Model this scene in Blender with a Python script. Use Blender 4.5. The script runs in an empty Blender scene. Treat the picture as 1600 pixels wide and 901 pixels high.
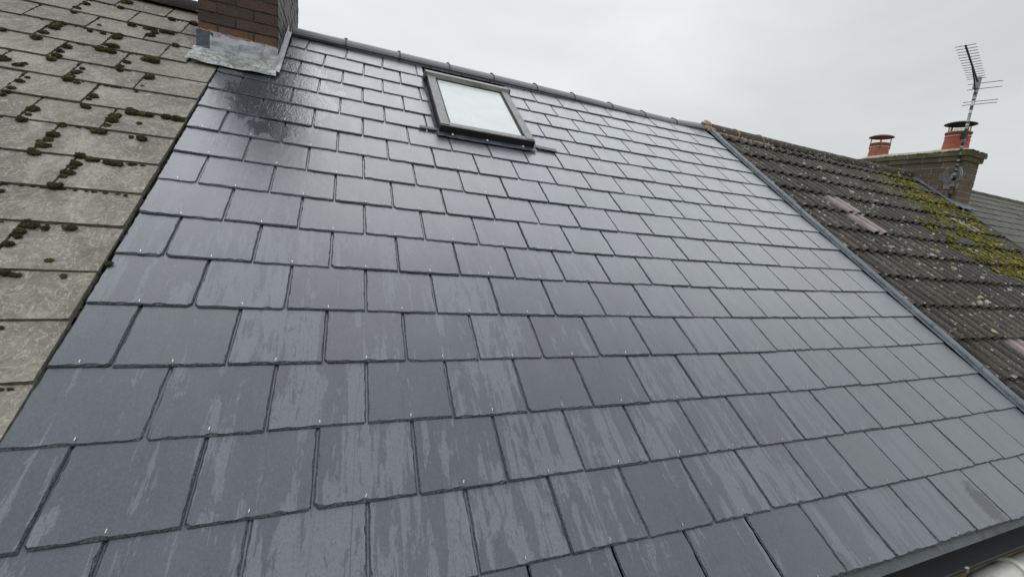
import bpy, math, random
from math import sin, cos, pi, radians as R
from mathutils import Vector, Matrix, noise

S = bpy.context.scene
COL = S.collection

# ------------------------------------------------------------------ camera
RW = ((0.9268393, -0.3615863, 0.1011150), (0.0349389, -0.1850800, -0.9821022), (0.3738290, 0.9137838, -0.1589059))
cam_d = bpy.data.cameras.new("camera"); cam = bpy.data.objects.new("camera", cam_d); COL.objects.link(cam)
cam_d.lens = 15.0175; cam_d.sensor_width = 36; cam_d.clip_start = 0.05; cam_d.clip_end = 2000
rx, ry, rz = (Vector(r) for r in RW)
m = Matrix((rx, -ry, -rz)).transposed().to_4x4(); m.translation = (0.80978, -1.45029, 0.75553)
cam.matrix_world = m
S.camera = cam

# ------------------------------------------------------------------ world, sun, exposure
S.view_settings.view_transform = 'Standard'; S.view_settings.look = 'None'
S.view_settings.exposure = 0; S.view_settings.gamma = 1; S.view_settings.use_curve_mapping = False
SUN_EL, SUN_AZ = 62, 10            # degrees; azimuth clockwise from +Y
w = bpy.data.worlds.new("World"); S.world = w; w.use_nodes = True
nt = w.node_tree; nt.nodes.clear()
N = nt.nodes.new; L = nt.links.new
out = N('ShaderNodeOutputWorld'); bg = N('ShaderNodeBackground'); bg2 = N('ShaderNodeBackground'); add = N('ShaderNodeAddShader')
sky = N('ShaderNodeTexSky'); sky.sky_type = 'NISHITA'; sky.sun_disc = False
sky.sun_elevation = R(SUN_EL); sky.sun_rotation = R(SUN_AZ); sky.air_density = 1; sky.dust_density = 6
L(sky.outputs[0], bg.inputs[0]); bg.inputs[1].default_value = 0.006
tc = N('ShaderNodeTexCoord')
# cloud deck: brighter round the hidden sun and towards the zenith, soft mottling
nz = N('ShaderNodeTexNoise'); nz.inputs['Scale'].default_value = 1.9; nz.inputs['Distortion'].default_value = .6; nz.inputs['Detail'].default_value = 5; nz.inputs['Roughness'].default_value = .5
mp = N('ShaderNodeMapping'); mp.inputs['Scale'].default_value = (1, 1, 2.4)
L(tc.outputs['Generated'], mp.inputs[0]); L(mp.outputs[0], nz.inputs['Vector'])
dot = N('ShaderNodeVectorMath'); dot.operation = 'DOT_PRODUCT'
sd = Vector((.12, 1, .45)).normalized(); dot.inputs[1].default_value = sd
L(tc.outputs['Generated'], dot.inputs[0])
rmp = N('ShaderNodeMapRange'); rmp.inputs['From Min'].default_value = .45; rmp.inputs['From Max'].default_value = 1.0
rmp.inputs['To Min'].default_value = .64; rmp.inputs['To Max'].default_value = .80; rmp.interpolation_type = 'SMOOTHERSTEP'
L(dot.outputs['Value'], rmp.inputs['Value'])
sep = N('ShaderNodeSeparateXYZ'); L(tc.outputs['Generated'], sep.inputs[0])
zen = N('ShaderNodeMapRange'); zen.inputs['From Min'].default_value = .42; zen.inputs['From Max'].default_value = 1
zen.inputs['To Min'].default_value = 0; zen.inputs['To Max'].default_value = .95; L(sep.outputs['Z'], zen.inputs['Value'])
a1 = N('ShaderNodeMath'); a1.operation = 'ADD'; L(rmp.outputs[0], a1.inputs[0]); L(zen.outputs[0], a1.inputs[1])
nm = N('ShaderNodeMapRange'); nm.inputs['From Min'].default_value = .3; nm.inputs['From Max'].default_value = .7
nm.inputs['To Min'].default_value = .90; nm.inputs['To Max'].default_value = 1.09; L(nz.outputs['Fac'], nm.inputs['Value'])
a2 = N('ShaderNodeMath'); a2.operation = 'MULTIPLY'; L(a1.outputs[0], a2.inputs[0]); L(nm.outputs[0], a2.inputs[1])
cr = N('ShaderNodeMix'); cr.data_type = 'RGBA'
cr.inputs[6].default_value = (.955, 1.0, 1.0, 1); cr.inputs[7].default_value = (.965, .985, 1.0, 1)
L(rmp.outputs[0], cr.inputs[0])
cz = N('ShaderNodeMix'); cz.data_type = 'RGBA'; zr = N('ShaderNodeMapRange'); zr.inputs['From Min'].default_value = .45; zr.inputs['From Max'].default_value = .8
L(sep.outputs['Z'], zr.inputs['Value']); L(zr.outputs[0], cz.inputs[0]); L(cr.outputs[2], cz.inputs[6]); cz.inputs[7].default_value = (.925, .98, 1.055, 1)
L(cz.outputs[2], bg2.inputs[0]); L(a2.outputs[0], bg2.inputs[1])
L(bg.outputs[0], add.inputs[0]); L(bg2.outputs[0], add.inputs[1]); L(add.outputs[0], out.inputs[0])

sun_d = bpy.data.lights.new("sun", 'SUN'); sun = bpy.data.objects.new("sun", sun_d); COL.objects.link(sun)
sun_d.energy = .5; sun_d.angle = R(110); sun_d.color = (1, .98, .95)
sv = Vector((sin(R(SUN_AZ)) * cos(R(SUN_EL)), cos(R(SUN_AZ)) * cos(R(SUN_EL)), sin(R(SUN_EL))))
sun.rotation_euler = sv.to_track_quat('Z', 'Y').to_euler(); sun.location = (0, 0, 20)
try:
    S.cycles.max_bounces = 6
except Exception: pass

# ------------------------------------------------------------------ helpers
TH = R(35); G = 0.259664; W = 0.305
ROT = Matrix.Rotation(TH, 4, 'X')              # local roof coords (x along, v up the slope, n out) -> world
def l2w(x, v, n=0): return ROT @ Vector((x, v, n))
rng = random.Random(7)
WPOS = {}

class MB:
    """vertex/face collector; writes one mesh"""
    def __init__(s): s.v = []; s.f = []; s.m = []; s.c = []
    def add(s, vs, fs, mi=0, c=None):
        b = len(s.v); s.v += [tuple(p) for p in vs]
        c = c if c is not None else (rng.random(), rng.random(), rng.random(), 1)
        for f in fs: s.f.append(tuple(b + i for i in f)); s.m.append(mi); s.c.append(c)
    def box(s, lo, hi, mi=0, c=None, jit=0, mat=None):
        p = [Vector((x, y, z)) for z in (lo[2], hi[2]) for y in (lo[1], hi[1]) for x in (lo[0], hi[0])]
        if jit: p = [q + Vector([rng.uniform(-jit, jit) for _ in range(3)]) for q in p]
        if mat: p = [mat @ q for q in p]
        s.add(p, [(0, 2, 3, 1), (4, 5, 7, 6), (0, 1, 5, 4), (2, 6, 7, 3), (0, 4, 6, 2), (1, 3, 7, 5)], mi, c)
    def tube(s, pts, r, seg=10, mi=0, c=None, cap=True):
        pts = [Vector(p) for p in pts]; rs = r if isinstance(r, (list, tuple)) else [r] * len(pts)
        vs = []; fs = []
        up = None
        for i, p in enumerate(pts):
            t = (pts[min(i + 1, len(pts) - 1)] - pts[max(i - 1, 0)]).normalized()
            if up is None: up = t.orthogonal().normalized()
            a = (up - t * up.dot(t)).normalized(); up = a; b = t.cross(a)
            for k in range(seg):
                an = 2 * pi * k / seg; vs.append(p + (a * cos(an) + b * sin(an)) * rs[i])
        for i in range(len(pts) - 1):
            for k in range(seg):
                k2 = (k + 1) % seg; fs.append((i * seg + k, i * seg + k2, (i + 1) * seg + k2, (i + 1) * seg + k))
        if cap: fs.append(tuple(range(seg))[::-1]); fs.append(tuple((len(pts) - 1) * seg + k for k in range(seg)))
        s.add(vs, fs, mi, c)
    def lathe(s, o, prof, seg=32, mi=0, c=None):
        vs = []; fs = []
        for r, z in prof:
            for k in range(seg):
                an = 2 * pi * k / seg; vs.append((o[0] + r * cos(an), o[1] + r * sin(an), o[2] + z))
        for i in range(len(prof) - 1):
            for k in range(seg):
                k2 = (k + 1) % seg; fs.append((i * seg + k, i * seg + k2, (i + 1) * seg + k2, (i + 1) * seg + k))
        s.add(vs, fs, mi, c)
    def prism(s, poly, x0, x1, mi=0, c=None):
        """poly of (y,z), counter-clockwise seen from +X, extruded along X"""
        n = len(poly); vs = [(x0, y, z) for y, z in poly] + [(x1, y, z) for y, z in poly]
        fs = [tuple(range(n))[::-1], tuple(range(n, 2 * n))] + [(i, (i + 1) % n, n + (i + 1) % n, n + i) for i in range(n)]
        s.add(vs, fs, mi, c)
    def blob(s, o, r, mat=None, mi=0, c=None, sub=2, amp=.35, fr=1.6, seed=None):
        vs, fs = ICO[sub]; seed = seed or Vector((rng.uniform(0, 99), rng.uniform(0, 99), rng.uniform(0, 99)))
        o = Vector(o); rr = Vector(r) if hasattr(r, '__len__') else Vector((r, r, r)); ps = []
        for q in vs:
            k = 1 + amp * noise.noise(q * fr + seed) + amp * .5 * noise.noise(q * fr * 3 + seed)
            p = Vector((q.x * rr.x, q.y * rr.y, q.z * rr.z)) * k + o
            ps.append(mat @ p if mat else p)
        s.add(ps, fs, mi, c)
    def build(s, name, mats, parent=None, mat=None, smooth=False, **tags):
        me = bpy.data.meshes.new(name); me.from_pydata(s.v, [], s.f)
        mats = mats if isinstance(mats, (list, tuple)) else [mats]
        for q in mats: me.materials.append(q)
        me.polygons.foreach_set('material_index', s.m)
        at = me.attributes.new('rnd', 'FLOAT_COLOR', 'FACE'); at.data.foreach_set('color', [k for c in s.c for k in c])
        if smooth: me.polygons.foreach_set('use_smooth', [True] * len(s.f))
        me.validate(); me.update()
        o = bpy.data.objects.new(name, me); COL.objects.link(o)
        M = mat or Matrix.Identity(4)
        if parent is not None:
            o.parent = parent; o.matrix_parent_inverse = WPOS[parent.name].inverted()
        o.matrix_basis = M; WPOS[o.name] = M.copy()
        for k, q in tags.items(): o[k] = q
        return o

def ico(sub):
    import bmesh
    b = bmesh.new(); bmesh.ops.create_icosphere(b, subdivisions=sub, radius=1)
    vs = [q.co.copy() for q in b.verts]; fs = [tuple(q.index for q in f.verts) for f in b.faces]; b.free(); return vs, fs
ICO = {k: ico(k) for k in (1, 2, 3)}

def thing(name, label, cat, loc, group=None):
    o = bpy.data.objects.new(name, None); COL.objects.link(o); o.location = loc; o.empty_display_size = .3
    o['label'] = label; o['category'] = cat
    if group: o['group'] = group
    WPOS[o.name] = Matrix.Translation(loc); return o

# ------------------------------------------------------------------ material kit
class Mat:
    def __init__(s, name, rough=.6, color=(.2, .2, .2), spec=.5, metal=0):
        s.m = bpy.data.materials.new(name); s.m.use_nodes = True; s.t = s.m.node_tree
        s.b = s.t.nodes['Principled BSDF']
        s.b.inputs['Base Color'].default_value = (*color, 1); s.b.inputs['Roughness'].default_value = rough
        s.b.inputs['Specular IOR Level'].default_value = spec; s.b.inputs['Metallic'].default_value = metal
        s.tc = s.t.nodes.new('ShaderNodeTexCoord')
    def n(s, k): return s.t.nodes.new(k)
    def l(s, a, b): s.t.links.new(a, b)
    def vec(s, scale=(1, 1, 1), loc=(0, 0, 0), src='Object', off=None):
        q = s.n('ShaderNodeMapping'); q.inputs['Scale'].default_value = scale; q.inputs['Location'].default_value = loc
        v = s.tc.outputs[src]
        if off is not None:
            a = s.n('ShaderNodeVectorMath'); a.operation = 'MULTIPLY_ADD'; s.l(off, a.inputs[0])
            a.inputs[1].default_value = (9, 9, 9); s.l(v, a.inputs[2]); v = a.outputs[0]
        s.l(v, q.inputs[0]); return q.outputs[0]
    def noise(s, scale, vec=None, detail=4, rough=.55, dist=0):
        q = s.n('ShaderNodeTexNoise'); q.inputs['Scale'].default_value = scale; q.inputs['Detail'].default_value = detail
        q.inputs['Roughness'].default_value = rough; q.inputs['Distortion'].default_value = dist
        s.l(vec if vec is not None else s.tc.outputs['Object'], q.inputs['Vector']); return q.outputs['Fac']
    def voro(s, scale, vec=None, rnd=1, feature='F1'):
        q = s.n('ShaderNodeTexVoronoi'); q.inputs['Scale'].default_value = scale; q.feature = feature
        s.l(vec if vec is not None else s.tc.outputs['Object'], q.inputs['Vector']); return q
    def rng(s, v, a, b, c=0, d=1, smooth=False):
        q = s.n('ShaderNodeMapRange'); s.l(v, q.inputs['Value'])
        for k, x in zip(('From Min', 'From Max', 'To Min', 'To Max'), (a, b, c, d)): q.inputs[k].default_value = x
        if smooth: q.interpolation_type = 'SMOOTHSTEP'
        return q.outputs[0]
    def math(s, op, a, b=None):
        q = s.n('ShaderNodeMath'); q.operation = op
        for i, x in enumerate((a, b)):
            if x is None: continue
            if isinstance(x, (int, float)): q.inputs[i].default_value = x
            else: s.l(x, q.inputs[i])
        return q.outputs[0]
    def mix(s, f, a, b, blend='MIX'):
        q = s.n('ShaderNodeMix'); q.data_type = 'RGBA'; q.blend_type = blend
        for i, x in ((0, f), (6, a), (7, b)):
            if isinstance(x, (int, float)): q.inputs[i].default_value = x
            elif isinstance(x, tuple): q.inputs[i].default_value = (*x, 1) if len(x) == 3 else x
            else: s.l(x, q.inputs[i])
        return q.outputs[2]
    def rnd(s):
        q = s.n('ShaderNodeAttribute'); q.attribute_name = 'rnd'; p = s.n('ShaderNodeSeparateColor'); s.l(q.outputs['Color'], p.inputs[0])
        return q.outputs['Vector'], p.outputs[0], p.outputs[1], p.outputs[2]
    def xyz(s):
        p = s.n('ShaderNodeSeparateXYZ'); s.l(s.tc.outputs['Object'], p.inputs[0]); return p.outputs
    def col(s, c): s.l(c, s.b.inputs['Base Color'])
    def rough(s, c): s.l(c, s.b.inputs['Roughness'])
    def bump(s, h, st=.3, dist=.01, prev=None):
        q = s.n('ShaderNodeBump'); q.inputs['Strength'].default_value = st; q.inputs['Distance'].default_value = dist
        s.l(h, q.inputs['Height'])
        if prev is not None: s.l(prev, q.inputs['Normal'])
        s.l(q.outputs[0], s.b.inputs['Normal']); s.l(q.outputs[0], s.b.inputs['Coat Normal']); return q.outputs[0]

def plain(name, color, rough=.6, metal=0, var=.25, sc=30, bump=.15):
    k = Mat(name, rough, color, metal=metal)
    f = k.noise(sc, detail=5); k.col(k.mix(k.rng(f, .3, .7), tuple(c * (1 - var) for c in color), tuple(min(1, c * (1 + var)) for c in color)))
    if bump: k.bump(k.noise(sc * 3), bump, .004)
    return k.m

# new slate -------------------------------------------------------------
def slate_mat():
    k = Mat('wet_slate'); rv, r0, r1, r2 = k.rnd(); X, V, Z = k.xyz()
    base = k.mix(r0, (.039, .045, .057), (.060, .066, .078))
    base = k.mix(k.math('MULTIPLY', r1, .55), base, (.054, .050, .072))
    base = k.mix(k.rng(r2, .6, 1, 0, .6), base, (.050, .066, .070))
    big = k.noise(5, k.vec((1, .6, 1), off=rv), 3)
    base = k.mix(k.rng(big, .3, .7, 0, .5), base, (.074, .082, .090))
    # drying streaks running down the slope, breaking off raggedly
    wv = k.vec((1, .11, 1)); wv2 = k.vec((1, .30, 1), off=rv)
    s1 = k.noise(26, k.vec((1, .045, 1)), 5, .6, .12); s2 = k.noise(15, wv2, 7, .7, .5)
    t = k.math('ADD', k.math('MULTIPLY', s1, .50), k.math('MULTIPLY', s2, .50))
    th = k.math('ADD', t, k.rng(r1, 0, 1, -.085, .055))
    th = k.math('ADD', th, k.math('MULTIPLY', k.math('SUBTRACT', k.noise(240, k.vec((1, .6, 1)), 3, .7), .5), .07)); th = k.math('ADD', th, k.rng(k.noise(1.7, detail=2), .35, .65, -.05, .03)); dry = k.rng(th, .500, .528, 0, 1)
    fine = k.noise(160, k.vec((1, .7, 1)), 4, .7)
    grain = k.noise(520, k.vec((1, 1, 1)), 3, .7)
    # streaks are strong low on the roof, faint higher up
    up = k.rng(V, .4, 2.0, 1, .2, True)
    side_ = k.rng(X, 2.2, 4.4, 1, .35, True); up = k.math('MULTIPLY', up, side_); dry = k.math('MULTIPLY', dry, up)
    dry = k.math('MULTIPLY', dry, k.rng(fine, .30, .55, .55, 1))
    # thin trickle lines
    tl = k.noise(9, k.vec((1, .10, 1), loc=(3, 0, 0)), 4, .55, .6)
    line = k.math('SUBTRACT', 1, k.rng(k.math('ABSOLUTE', k.math('SUBTRACT', tl, .5)), .001, .007, 0, 1))
    line = k.math('MULTIPLY', k.math('MULTIPLY', line, up), .7)
    dry = k.math('MULTIPLY', dry, k.math('SUBTRACT', 1, line))
    c = k.mix(k.math('MULTIPLY', dry, .74), base, (.180, .193, .206))
    c = k.mix(k.rng(fine, .5, .72, 0, .30), c, (.16, .17, .175)); c = k.mix(k.rng(fine, .46, .3, 0, .30), c, (.030, .034, .040))
    c = k.mix(k.rng(grain, .52, .75, 0, .38), c, (.19, .20, .21)); c = k.mix(k.rng(grain, .46, .30, 0, .4), c, (.04, .045, .055))
    c = k.mix(k.rng(X, 1.2, 4.4, 0, .55, True), c, (.150, .166, .175))  # sky reflection painted in: base colour paler towards the right
    c = k.mix(k.math('MULTIPLY', line, .4), c, (.03, .034, .042))
    # soaked patch below the chimney corner
    dx = k.math('SUBTRACT', X, .42); dv = k.math('SUBTRACT', V, 2.55)
    dd = k.math('ADD', k.math('MULTIPLY', k.math('MULTIPLY', dx, dx), 4.5), k.math('MULTIPLY', k.math('MULTIPLY', dv, dv), 1.15))
    edge = k.math('MULTIPLY', k.math('SUBTRACT', k.noise(5.5, k.vec((1.7, .8, 1)), 6, .62), .5), 1.9)
    soak = k.rng(k.math('ADD', dd, edge), .40, .50, 1, 0, True)
    damp = k.rng(V, .5, 2.4, 0, 1, True)
    c = k.mix(k.math('MULTIPLY', soak, .65), c, (.03, .036, .045))
    stx = k.math('SUBTRACT', X, 3.79); stv = k.math('SUBTRACT', V, -.68)
    sd_ = k.math('ADD', k.math('MULTIPLY', k.math('MULTIPLY', stx, stx), 110), k.math('MULTIPLY', k.math('MULTIPLY', stv, stv), 42))
    st_ = k.rng(k.math('ADD', sd_, k.math('MULTIPLY', k.noise(60, k.vec((.35, 1, 1)), 4, .7), 1.2)), .8, 1.25, .75, 0, True)
    c = k.mix(st_, c, (.022, .024, .026))
    k.col(c)
    r = k.rng(k.noise(9, k.vec((1, .4, 1), off=rv), 4), .3, .7, .36, .52)
    r = k.math('SUBTRACT', r, k.math('MULTIPLY', damp, .04))
    cw = k.math('SUBTRACT', k.math('MINIMUM', 1, k.math('ADD', k.rng(V, -.2, 1.5, .12, 1.0, True), k.rng(X, 1.5, 4, 0, .4, True))), k.math('MULTIPLY', dry, .12)); k.l(cw, k.b.inputs['Coat Weight']); k.b.inputs['Coat Roughness'].default_value = .16; k.b.inputs['Coat IOR'].default_value = 1.72
    r = k.math('ADD', r, k.math('MULTIPLY', dry, .18))
    q = k.n('ShaderNodeMix'); k.l(soak, q.inputs[0]); k.l(r, q.inputs[2]); q.inputs[3].default_value = .10
    k.rough(q.outputs[0])
    q2 = k.n('ShaderNodeMix'); k.l(soak, q2.inputs[0]); q2.inputs[2].default_value = .20; q2.inputs[3].default_value = .07; k.l(q2.outputs[0], k.b.inputs['Coat Roughness'])
    p1 = k.bump(k.noise(38, k.vec((1, .55, 1), off=rv), 7, .62), .28, .006)
    # ripples of running water in the soaked patch
    wr = k.noise(42, k.vec((1, .38, 1)), 3, .5, 2.2); nearc = k.math('ADD', k.math('MULTIPLY', k.math('MULTIPLY', dx, dx), 3.0), k.math('MULTIPLY', k.math('MULTIPLY', k.math('SUBTRACT', V, 2.9), k.math('SUBTRACT', V, 2.9)), .8)); rip = k.rng(nearc, .35, .8, 1, 0, True)
    p2 = k.bump(k.math('MULTIPLY', wr, rip), .38, .006, p1)
    k.bump(grain, .22, .002, p2)
    return k.m
M_SLATE = slate_mat()
def slate_edge():
    k = Mat('slate_dressed_edge', .55)
    f = k.noise(140, detail=5, rough=.7); k.col(k.mix(k.rng(f, .4, .65), (.028, .032, .038), (.12, .13, .14)))
    k.bump(f, .8, .006); return k.m
M_SEDGE = slate_edge()

def old_slate(name, a, b, lich, warm):
    k = Mat(name, .75); rv, r0, r1, r2 = k.rnd()
    n1 = k.noise(7, k.vec(off=rv), 6, .62, 1.2); n2 = k.noise(52, k.vec((1, .8, 1), off=rv), 7, .74, 1.5); n3 = k.noise(220, detail=4, rough=.7)
    c = k.mix(k.rng(n1, .35, .65), a, b)
    c = k.mix(k.math('MULTIPLY', r0, .45), c, lich); c = k.mix(k.rng(k.noise(2.2, detail=5, rough=.6), .42, .58, 0, .6), c, tuple(x * .55 for x in a)); c = k.mix(k.rng(k.noise(2.6, k.vec((1.4, .7, 1), loc=(4, 2, 0)), 5, .6, .8), .55, .60, 0, .45), c, tuple(x * 1.25 for x in b))
    # flaking growth curls: contour lines of warped noise
    cv = k.noise(11, k.vec((1, .8, 1), off=rv), 5, .6, 2.2)
    ln = k.math('SUBTRACT', 1, k.rng(k.math('ABSOLUTE', k.math('SUBTRACT', cv, .52)), .002, .022, 0, 1))
    c = k.mix(k.math('MULTIPLY', ln, .65), c, tuple(min(1, x * 1.55) for x in b))
    c = k.mix(k.rng(n2, .48, .62, 0, .6), c, tuple(x * .5 for x in a))
    c = k.mix(k.rng(n2, .5, .34, 0, .35), c, warm)
    c = k.mix(k.rng(n3, .55, .75, 0, .4), c, tuple(x * .45 for x in a))
    sp = k.noise(16, k.vec(off=rv), 3, .5, .3)
    c = k.mix(k.rng(sp, .68, .72, 0, .5), c, tuple(min(1, x * 1.5) for x in b))
    k.col(c); k.rough(k.rng(n1, .3, .7, .62, .9))
    p = k.bump(k.math('ADD', cv, k.math('MULTIPLY', n2, .6)), .55, .006); k.bump(n3, .3, .003, p); return k.m
M_OLD = old_slate('weathered_slate', (.175, .162, .128), (.325, .308, .258), (.225, .205, .14), (.29, .215, .135))
M_OLDE = plain('weathered_slate_edge', (.075, .070, .055), .9, var=.5, sc=60, bump=.5)  # darkened edges paint in the tail shadow lines and their moss filling
M_FAR = old_slate('mossy_grey_slate', (.060, .060, .047), (.12, .115, .095), (.08, .085, .045), (.10, .085, .055))
M_DECK = plain('roof_underlay', (.018, .018, .018), .9)
M_LEAD = None
def lead(name, a, b, rough=.42, metal=.25):
    k = Mat(name, rough, metal=metal); n1 = k.noise(6, detail=6, rough=.65, dist=.8); n2 = k.noise(60, detail=5, rough=.7)
    c = k.mix(k.rng(n1, .3, .7), a, b); c = k.mix(k.rng(n2, .55, .8, 0, .4), c, tuple(x * .5 for x in a)); k.col(c)
    k.rough(k.rng(n1, .3, .7, rough - .08, rough + .16)); c = k.mix(k.rng(k.noise(17, detail=6, rough=.7, dist=.6), .52, .60, 0, .5), c, tuple(x * .55 for x in a)); k.col(c); k.bump(k.noise(10, detail=5), .7, .03); return k.m
M_LEAD = lead('new_lead', (.33, .335, .36), (.52, .52, .55), .45, 0)
def old_lead():
    k = Mat('stained_lead', .5, metal=.15); n1 = k.noise(9, k.vec((1, 1.6, 1)), 6, .66, 1.0); n2 = k.noise(30, detail=6, rough=.7, dist=.6)
    c = k.mix(k.rng(n1, .42, .58), (.26, .28, .27), (.47, .49, .46)); c = k.mix(k.rng(n2, .46, .58, 0, .8), c, (.12, .125, .09))
    c = k.mix(k.rng(n1, .62, .68, 0, .6), c, (.62, .63, .58)); k.col(c); k.bump(n1, .5, .02); return k.m
M_LEADOLD = old_lead()
M_LEADDK = lead('dark_lead', (.05, .058, .072), (.10, .115, .14), .38, .1)
M_LEADR = lead('dull_lead', (.12, .125, .14), (.22, .23, .25), .6, 0)
M_VERGE = lead('verge_metal', (.085, .105, .118), (.17, .19, .20), .45, .25)
def ridge_mat():
    k = Mat('black_clay_ridge', .42); n1 = k.noise(12, detail=6, rough=.65); n2 = k.noise(150, detail=4, rough=.7); rv, r0, r1, r2 = k.rnd()
    c = k.mix(k.rng(n1, .35, .7), (.085, .09, .094), (.15, .156, .16)); c = k.mix(k.rng(n2, .58, .72, 0, .5), c, (.22, .23, .23)); k.col(c)
    k.rough(k.rng(n1, .3, .7, .34, .55)); k.bump(n2, .3, .004); return k.m
M_RIDGE = ridge_mat()
def lichen_tile(name, base, base2, white=.5, moss=None):
    k = Mat(name, .88); rv, r0, r1, r2 = k.rnd(); X, V, Z = k.xyz()
    n1 = k.noise(9, k.vec((1, .4, 1), off=rv), 5, .65); n2 = k.noise(70, detail=5, rough=.72)
    c = k.mix(k.rng(n1, .3, .7), base, base2)
    c = k.mix(k.rng(r0, .5, 1, 0, .5), c, tuple(x * 1.45 for x in base2))
    c = k.mix(k.rng(k.noise(2.2, detail=4), .45, .65, 0, .45), c, (base[0] * 1.5, base[1] * 1.15, base[2] * .85))
    c = k.mix(k.rng(n2, .42, .62, 0, .75), c, tuple(x * .38 for x in base))
    c = k.mix(k.rng(k.noise(3, k.vec((1, .5, 1), loc=(8, 0, 0)), 5, .6), .50, .64, 0, .7), c, (.03, .03, .026))
    # pale lichen rosettes of uneven size
    wob = k.n('ShaderNodeVectorMath'); wob.operation = 'MULTIPLY_ADD'
    nn = k.n('ShaderNodeTexNoise'); nn.inputs['Scale'].default_value = 45; k.l(k.tc.outputs['Object'], nn.inputs['Vector'])
    k.l(nn.outputs['Color'], wob.inputs[0]); wob.inputs[1].default_value = (.035, .035, .035); k.l(k.tc.outputs['Object'], wob.inputs[2])
    for sc, lo, colr, amt in ((13, .16, (.46, .46, .38), .95), (30, .20, (.40, .40, .34), .9), (7, .10, (.42, .38, .17), .85)):
        v = k.voro(sc, wob.outputs[0]); sp = k.n('ShaderNodeSeparateColor'); k.l(v.outputs['Color'], sp.inputs[0])
        on = k.rng(sp.outputs[0], 1 - white, 1 - white + .02, 0, 1)
        rad = k.math('MULTIPLY', sp.outputs[1], lo * 2.1)
        f = k.math('LESS_THAN', v.outputs['Distance'], rad)
        f = k.math('MULTIPLY', k.math('MULTIPLY', f, on), k.rng(n2, .40, .54, .35, amt))
        c = k.mix(f, c, colr)
    if moss:      # occlusion shade painted into the pans between the rolls
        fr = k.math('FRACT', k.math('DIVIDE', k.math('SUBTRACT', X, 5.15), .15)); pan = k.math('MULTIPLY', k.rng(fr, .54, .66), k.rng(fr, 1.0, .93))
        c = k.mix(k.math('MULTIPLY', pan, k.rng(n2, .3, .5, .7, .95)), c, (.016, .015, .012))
    if moss:
        (x0, v0, x1, v1, hw) = moss
        dx, dv = x1 - x0, v1 - v0; ln = math.hypot(dx, dv); nx, nv = -dv / ln, dx / ln
        d = k.math('ADD', k.math('MULTIPLY', X, nx), k.math('MULTIPLY', V, nv)); d = k.math('ABSOLUTE', k.math('SUBTRACT', d, x0 * nx + v0 * nv))
        d = k.math('ADD', d, k.math('MULTIPLY', k.math('SUBTRACT', k.noise(3.5, detail=5, rough=.65), .5), 1.6))
        f = k.math('MULTIPLY', k.rng(d, hw * .4, hw, .85, 0, True), k.rng(k.noise(9, detail=5, rough=.65), .44, .56))
        mc = k.mix(k.rng(k.noise(12, detail=5), .35, .65), (.05, .055, .018), (.17, .165, .03))
        c = k.mix(k.math('MULTIPLY', f, k.rng(n2, .35, .6, .45, 1)), c, mc)
    k.col(c); p = k.bump(n2, .8, .012); k.bump(k.noise(300, detail=3), .3, .003, p); return k.m
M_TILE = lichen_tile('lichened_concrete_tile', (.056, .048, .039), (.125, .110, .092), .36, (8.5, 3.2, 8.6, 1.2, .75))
M_OLDRIDGE = lichen_tile('lichened_ridge_tile', (.045, .037, .026), (.085, .070, .050), .42)
def pale_tile():
    k = Mat('replacement_tile', .8); n1 = k.noise(12, k.vec((1, .5, 1)), 5, .6); n2 = k.noise(90, detail=4, rough=.7)
    c = k.mix(k.rng(n1, .35, .65), (.25, .20, .185), (.34, .29, .27)); c = k.mix(k.rng(n2, .55, .7, 0, .5), c, (.11, .09, .075)); k.col(c); k.bump(n2, .4, .006); return k.m
M_PALE = pale_tile()
M_MORTAR = plain('orange_mortar', (.34, .235, .16), .9, var=.35, sc=25, bump=.6)
M_MORTARG = plain('old_mortar', (.34, .32, .27), .95, var=.4, sc=40, bump=.7)
M_FLAUNCH = plain('flaunching', (.40, .33, .27), .9, var=.3, sc=18, bump=.5)
def moss_mat(name, a, b, hi):
    k = Mat(name, .95, spec=.2); rv, r0, r1, r2 = k.rnd()
    c = k.mix(r0, a, b); c = k.mix(k.rng(k.noise(120, detail=5, rough=.7), .42, .66), c, hi); c = k.mix(k.rng(r1, .7, 1, 0, .8), c, tuple(x * 1.6 for x in hi))
    k.col(c); k.bump(k.noise(260, detail=4, rough=.7), 1, .01); return k.m
M_MOSS = moss_mat('dark_moss', (.022, .020, .013), (.045, .040, .018), (.080, .076, .026))
M_MOSSY = moss_mat('yellow_moss', (.045, .048, .014), (.13, .125, .020), (.26, .235, .035))
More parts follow.
